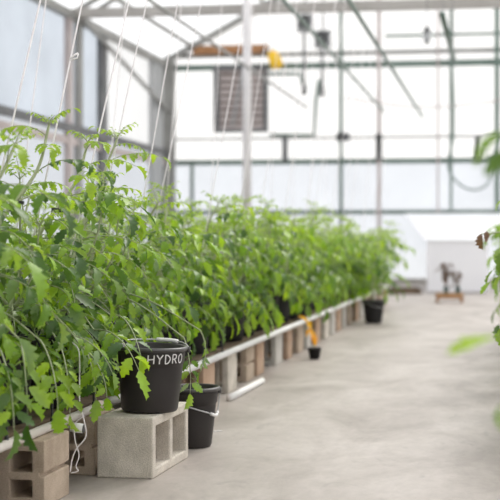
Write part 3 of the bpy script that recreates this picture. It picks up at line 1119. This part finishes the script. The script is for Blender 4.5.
while y < 13.7:
    k += 1
    lb = 'aisle-side potted tomato plant, %s back from the HYDRO bucket' % ORD[k]
    h = random.uniform(.60, .74) + (max(0, min(.06, (y - 6) * .03)) if y < 9.5 else -.02)
    if k == 1: h = .90
    hi = y < 7.5
    r_, path = tomato(-1.475 + random.uniform(-.02, .02), y, PT, h, (random.uniform(.04, .16) + (.16 if y > 11.5 else 0), random.uniform(.05, .22)), lb, GA, 50 + k, hi, extra=ex4 if k == 1 else (), L0=.27 if hi else .29, bias=(-.3, .5), branches=2 if hi else 1,
                      inter=.052 if hi else .06, clip=[(.55, 'clip_white')] if y < 7 else None)
    front.append((r_, path, lb))
    y += .36
NF = len(front)
y, k = 2.80, 0
while y < 13.7:
    k += 1
    lb = 'wall-side potted tomato plant behind the aisle-side row, %s counted from the viewer' % ORD[k]
    hi = y < 5
    tomato(-1.86 + random.uniform(-.03, .03), y, PT, random.uniform(.58, .72), (random.uniform(.0, .15), random.uniform(0, .2)), lb, GB, 150 + k, hi, .29, None, 1, inter=.062)
    y += .40
y, k = 5.5, 0
while y < 14.5:
    k += 1
    lb = 'potted tomato plant of the rear bed beyond the planks, %s counted from the viewer' % ORD[k]
    tomato(-2.75 + random.uniform(-.05, .05), y, 0, random.uniform(.82, 1.0), (random.uniform(-.05, .15), random.uniform(0, .2)), lb, GC, 250 + k, False, .32, None, 1, inter=.075)
    y += .55

# strings
def twine(a, b, lb, r=.0022, knot=None, grp='twines up to the trellis pipes'):
    m = MB()
    a, b = Vector(a), Vector(b)
    mid = a.lerp(b, .5) + Vector((0, 0, -.01))
    m.tube([a, a.lerp(mid, .5), mid, mid.lerp(b, .5), b], r, 6)
    o = m.build('twine', 'twine_white', smooth=True)
    tag(o, lb, 'twine', grp)
    if knot is not None:
        c = a.lerp(b, knot)
        m = MB()
        m.tube([c, c + Vector((.012, .004, .012)), c + Vector((.024, .008, .02))], .0032, 6)
        m.tube([c + Vector((0, 0, -.004)), c + Vector((.022, .006, .004)), c + Vector((.024, .008, .018))], .0028, 6)
        m.build('knot', 'twine_white', o, True)
    return o


for k, (root, path, lb) in enumerate(front):
    c = root.location + path[2].lerp(path[3], .3)
    if k < 4:
        who = ('foremost plant', 'plant over the grooved tan block', 'plant just before the HYDRO bucket', 'plant beside the HYDRO bucket')[k]
    else:
        who = '%s aisle-side plant back from the HYDRO bucket' % ORD[k - 3]
    top = Vector((OX1, c.y + random.uniform(.75, 1.05), OZ1 - .01))
    if k % 2 == 0 or k < 6:
        twine(c, top, 'white twine running up from the ' + who, .0028 if k < 4 else .0024, .30 if k == 2 else None)
for k in range(10):
    y = 3.3 + k * 1.0
    twine((-1.80, y, PT + .55), (OX2, y + .9, OZ2 - .01), 'white twine from the wall-side row, %s counted from the viewer' % ORD[k + 1], .0024)

# drip tubes from pipe to pots
for k, (root, path, lb) in enumerate(front[:9]):
    c = root.location
    z = PT + .215
    for j, dy in enumerate((.02, .085) if k == 1 else (.05,)):
        m = MB()
        m.tube(smooth_path([Vector((PX, c.y + dy - .04, BH + .022)), Vector((PX - .004, c.y + dy - .03, BH + .05)), Vector((PX - .02, c.y + dy + .0, BH + .15)),
                            Vector((-1.37, c.y + dy * .7, z + .06)), Vector((-1.42, c.y + dy * .5, z + .02))], 5), .0033, 6)
        m.tube([Vector((PX, c.y + dy - .04, BH + .020)), Vector((PX, c.y + dy - .04, BH + .036))], .006, 8)
        if k < 4:
            who = ('foremost plant', 'plant over the grooved tan block', 'plant just before the HYDRO bucket', 'plant beside the HYDRO bucket')[k]
        else:
            who = '%s aisle-side plant back from the HYDRO bucket' % ORD[k - 3]
        tag(m.build('drip_tube', 'tube_black', smooth=True), ('%sblack drip tube from the pipe to the ' % ('' if k != 1 else ('first ' if j == 0 else 'second '))) + who, 'tube', 'drip tubes')

# ------------------------------------------------------------------ things on the aisle edge
c = W(314.5, 359, 7.46)
sp = empty('small_pot_plant', (c.x, c.y, 0))
tag(sp, 'small black pot with a withered orange seedling on the floor by the blocks', 'plant')
m = MB(); m.lathe([(.001, 0), (.030, 0), (.042, .062), (.045, .062), (.045, .070), (.039, .070), (.037, .05)], 24); p = m.build('pot', 'pot_plastic', sp, True)
m = MB(); m.disc(.038, .055, 24); m.build('soil', 'soil', p)
P = Plant(np.random.default_rng(3), True)
P.stem.tube(smooth_path([(0, 0, .055), (-.01, 0, .12), (-.03, 0, .19), (-.045, 0, .235)], 5), .003, 6)
P.leaflet(Vector((-.042, 0, .23)), Vector((-.5, -.3, .35)), Vector((.3, -.8, .6)), .075)
P.leaflet(Vector((-.045, 0, .235)), Vector((.3, -.5, -.25)), Vector((0, -.7, .8)), .065)
P.leaflet(Vector((-.03, 0, .19)), Vector((.35, -.3, -.6)), Vector((.3, -.8, .5)), .095)
P.leaflet(Vector((-.02, 0, .155)), Vector((.35, -.3, -.5)), Vector((.3, -.8, .6)), .085)
P.leaflet(Vector((-.03, 0, .19)), Vector((-.3, -.5, -.7)), Vector((-.3, -.8, .4)), .06)
P.stem.build('stem', 'stem_green', sp, True)
me = bpy.data.meshes.new('withered_leaves'); me.from_pydata(np.concatenate(P.fv).tolist(), [], np.concatenate(P.ff).tolist()); me.materials.append(MATS['leaf_yellow'])
o = bpy.data.objects.new('withered_leaves', me); COL.objects.link(o); o.parent = sp; o['label'] = 'orange withered leaves'

c = W(374, 323, 10.7)
lb_ = empty('black_tub', (c.x - .005, c.y, 0))
tag(lb_, 'large black bucket planted with a tomato, on the floor far along the row', 'bucket')
bucket_shell(lb_, .075, .10, .205, 32, 'pot_plastic')
m = MB(); m.disc(.09, .17, 28); m.build('soil', 'soil', lb_)
P = Plant(np.random.default_rng(91), False)
P.grow([Vector((0, 0, .17)), Vector((.0, .02, .4)), Vector((.03, .05, .62)), Vector((.06, .1, .80))], .008, .14, .045, .30, None)
P.grow([Vector((0, 0, .24)), Vector((.08, .05, .42)), Vector((.14, .1, .72))], .006, .1, .05, .27, None)
P.grow([Vector((0, 0, .24)), Vector((-.06, .05, .42)), Vector((-.08, .1, .74))], .006, .1, .05, .27, None)
P.finish(lb_)
m = MB()
m.tube(smooth_path([on_cone(t, .19 - .05 * math.sin(t + 2.2), .075, .10, .205, .008) for t in [-PI + PI * k / 8 for k in range(9)]], 4), .002, 6)
m.build('handle', 'wire_steel', lb_, True)

# white shed with sloped cover against the far wall
a, b = on_y(427, 293, 16.9), on_y(487, 293, 16.9)
sh = empty('covered_box', ((a.x + b.x) / 2, 16.9, 0))
tag(sh, 'white box with a sloping white cover rising to the far wall', 'box')
ox = (a.x + b.x) / 2
hw = (b.x - a.x) / 2
m = MB(); m.box(-hw, hw, 0, .02, 0.015, .74); m.build('front_panel', 'white_board', sh, bevel=.004)
m = MB(); m.box(-hw, -hw + .02, .02, 2.9, 0.0, .74); m.box(hw - .02, hw, .02, 2.9, 0.0, .74); m.build('side_panels', 'white_board', sh)
m = MB()
p0 = [(-hw - .02, -.02, .745), (hw + .02, -.02, .745)]
bl_ = on_y(405, 213, 19.8); br_ = on_y(510, 213, 19.8)
p1 = [(br_.x - ox, 2.9, 1.18), (bl_.x - ox, 2.9, 1.18)]
vs = p0 + p1
vs2 = [(x_, y_, z_ - .012) for x_, y_, z_ in vs]
m.add(vs + vs2, [(0, 1, 2, 3), (7, 6, 5, 4), (0, 4, 5, 1), (1, 5, 6, 2), (2, 6, 7, 3), (3, 7, 4, 0)])
m.build('sloped_cover', 'white_sheet', sh)
m = MB(); m.box(-hw, hw, -.012, 0, .70, .742); m.build('front_edge', 'white_sheet', sh)
# low kerb piece beside the shed
a, b = on_y(400, 293.5, 16.4), on_y(421, 293.5, 16.4)
m = MB(); m.box(a.x - .25, b.x, 16.4, 16.55, 0, .065); m.box(a.x - .25, b.x - .03, 16.43, 16.52, .065, .09)
tag(m.build('floor_timber', 'plank_wood', bevel=.004), 'low grey timber lying on the floor at the end of the row', 'timber')

# little wooden dolly with a tangled dry plant
c = W(449.5, 302, 14.3)
dl = empty('wooden_dolly', (c.x, c.y, 0), .05)
tag(dl, 'low wooden stand on short legs in the aisle before the white box', 'stand')
m = MB()
for k in range(3): m.box(-.165, .165, -.12 + k * .085, -.045 + k * .085, .085, .105)
m.build('top_boards', 'cart_wood', dl, bevel=.003)
m = MB(); m.box(-.15, .15, -.125, -.105, .045, .085); m.build('apron', 'brown_wood', dl)
for sx in (-1, 1):
    for sy in (-1, 1):
        m = MB(); m.box(sx * .145 - .018, sx * .145 + .018, sy * .095 - .018, sy * .095 + .018, 0, .085); m.build('leg', 'brown_wood', dl)
rngd = random.Random(5)
for (dx, lb, h) in ((-.04, 'small dark pot with a dry brown tangled plant on the wooden stand', .37), (.10, 'dark teal pot with a drooping dry plant on the wooden stand', .27)):
    dp = empty('dry_plant', (c.x + dx, c.y - .0, .1055))
    tag(dp, lb, 'plant')
    m = MB(); m.lathe([(.001, 0), (.022, 0), (.032, .07), (.034, .07), (.034, .078), (.028, .078), (.027, .06)], 16)
    p = m.build('pot', 'teal_plastic', dp, True)
    m = MB(); m.disc(.028, .065, 16); m.build('soil', 'soil', p)
    m = MB()
    P = Plant(np.random.default_rng(int(h * 100)), True)
    for k in range(6):
        a = rngd.uniform(0, 2 * PI)
        rr = rngd.uniform(.05, .16)
        ex = math.cos(a) * rr - (.05 if dx > 0 else -.02)
        pts = [(0, 0, .06), (ex * .3, .02 * math.sin(a), h * .55), (ex * .7, .04 * math.sin(a), h * .97), (ex * 1.1, .06 * math.sin(a), h * rngd.uniform(.35, .85))]
        sp_ = smooth_path(pts, 5)
        P.stem.tube(sp_, .005, 5)
        for q in range(3):
            p_ = sp_[rngd.randrange(6, len(sp_))]
            P.leaflet(p_, Vector((rngd.uniform(-1, 1), rngd.uniform(-1, 1), -.8)), Vector((0, -.5, 1)), rngd.uniform(.05, .085))
    P.stem.build('stem', 'stem_dry', dp, True)
    me = bpy.data.meshes.new('dry_leaves'); me.from_pydata(np.concatenate(P.fv).tolist(), [], np.concatenate(P.ff).tolist()); me.materials.append(MATS['leaf_dead'])
    o = bpy.data.objects.new('dry_leaves', me); COL.objects.link(o); o.parent = dp

# ------------------------------------------------------------------ row on the other side of the aisle
GR = 'tomato plants across the aisle'
for k in range(8):
    y = 4.75 + k * .7
    lb = 'potted tomato plant across the aisle from the long row, %s along' % ORD[k + 2]
    r_, path = tomato(.255, y, 0.19, .74 + .03 * (k % 2), (-.06, .05), lb, GR, 400 + k, k < 3, .27, (PI, .6), 1, inter=.055)
    if k == 0:
        Pd = Plant(np.random.default_rng(5), True)
        a_, b_ = W(481, 234, 4.75) - r_.location, W(478, 250, 4.72) - r_.location
        Pd.leaflet(a_, b_ - a_, Vector((-.5, -.9, .2)), .07)
        Pd.leaflet(a_ + Vector((.02, 0, .01)), b_ - a_ + Vector((.02, 0, .01)), Vector((.3, -.9, .2)), .05)
        me = bpy.data.meshes.new('dead_leaf'); me.from_pydata(np.concatenate(Pd.fv).tolist(), [], np.concatenate(Pd.ff).tolist()); me.materials.append(MATS['leaf_dead'])
        o = bpy.data.objects.new('dead_leaf', me); COL.objects.link(o); o.parent = r_; o['label'] = 'curled brown dead leaf'
        m = MB(); m.tube(smooth_path([path[3], (path[3] + a_) / 2 + Vector((0, 0, .03)), a_], 5), .0025, 5); m.build('leaf_stalk', 'stem_green', r_, True)
m = MB(); m.box(.10, .42, 1.2, 10.2, 0.1575, .188)
tag(m.build('plank', 'plank_wood', bevel=.003), 'brown plank under the plants across the aisle', 'plank', 'planks of the plant bench')
for k, y in enumerate((1.4, 4.2, 7.0, 9.8)):
    m = MB(); m.box(.10, .39, y, y + .19, 0, .157)
    tag(m.build('concrete_block', 'concrete_grey', bevel=.004), 'grey concrete block under the plank across the aisle, %s along' % ORD[k + 1], 'concrete block', 'concrete blocks')
# close plant reaching in at the edge of the view
root = empty('tomato_plant', (.24, 1.62, .19))
tag(root, 'blurred tomato plant close to the viewer reaching in across the aisle', 'plant', GR)
hs = pot(root, .095, .11, .20)
P = Plant(np.random.default_rng(77), True)
path = [Vector((0, 0, hs)), Vector((-.01, .01, .35)), Vector((0, .02, .55)), Vector((.01, .03, .80))]
P.stem.tube(smooth_path(path, 6), .008, 7)
loc = root.location


def reach(a, b, size):
    a, b = Vector(a) - loc, Vector(b) - loc
    d = b - a
    az = math.atan2(d.y, d.x)
    e = math.atan2(d.z, math.hypot(d.x, d.y))
    P.leaf(a, az, e + .35, e - .35, d.length * 1.02, size)


st_ = lambda z: loc + Vector((0, .02, z - loc.z))
# leaf seen at the lower edge
Lz = 1.55
P.leaflet(W(500, 337, Lz) - loc, W(450, 346, Lz) - W(500, 337, Lz), Vector((.1, .02, 1)), (W(450, 351, Lz) - W(500, 337, Lz)).length * 1.1, False, True)
P.stem.tube(smooth_path([path[1], (W(560, 330, Lz) - loc), (W(500, 337, Lz) - loc)], 5), .003, 6)
# leaves at the upper edge
P.leaflet(W(502, 132, Lz) - loc, W(474, 166, Lz) - W(502, 132, Lz), Vector((-.6, -.8, .4)), (W(474, 166, Lz) - W(502, 132, Lz)).length * 1.05)
P.leaflet(W(512, 150, Lz) - loc, W(488, 168, Lz) - W(512, 150, Lz), Vector((-.2, -.8, .6)), .05)
P.stem.tube(smooth_path([path[2], (W(560, 140, Lz) - loc), (W(502, 132, Lz) - loc)], 5), .003, 6)
# hanging tip low at the edge
P.leaflet(W(503, 405, Lz) - loc, W(496, 436, Lz) - W(503, 408, Lz), Vector((-.9, -.1, .2)), .04)
P.stem.tube(smooth_path([path[0] + Vector((0, 0, .03)), (W(560, 380, Lz) - loc), (W(503, 405, Lz) - loc)], 5), .003, 6)
for k in range(8):
    P.leaf(path[1].lerp(path[3], k / 7), -.6 + 2.2 * (k % 2) * .7 - .5, .5, -.5, .24, 1.0)
P.finish(root)

# ------------------------------------------------------------------ light
w = bpy.data.worlds.new('overcast')
S.world = w
w.use_nodes = True
nt = w.node_tree
for n in list(nt.nodes): nt.nodes.remove(n)
out = nt.nodes.new('ShaderNodeOutputWorld')
bg = nt.nodes.new('ShaderNodeBackground')
bg.inputs['Color'].default_value = (0.985, 0.99, 1.0, 1)
bg.inputs['Strength'].default_value = 1.0
nt.links.new(bg.outputs[0], out.inputs['Surface'])
sd = bpy.data.lights.new('sun', 'SUN')
sd.energy = 2.2
sd.angle = math.radians(25)
sd.color = (1.0, 0.96, 0.9)
so = bpy.data.objects.new('sun', sd)
COL.objects.link(so)
so.rotation_euler = (math.radians(-42), math.radians(20), 0)

S.view_settings.view_transform = 'Standard'
S.view_settings.look = 'None'
S.view_settings.gamma = 1
S.view_settings.exposure = 0.60
S.view_settings.use_curve_mapping = False
cy = S.cycles
cy.use_denoising = True
cy.max_bounces = 14
cy.transparent_max_bounces = 16
cy.transmission_bounces = 10
cy.diffuse_bounces = 6
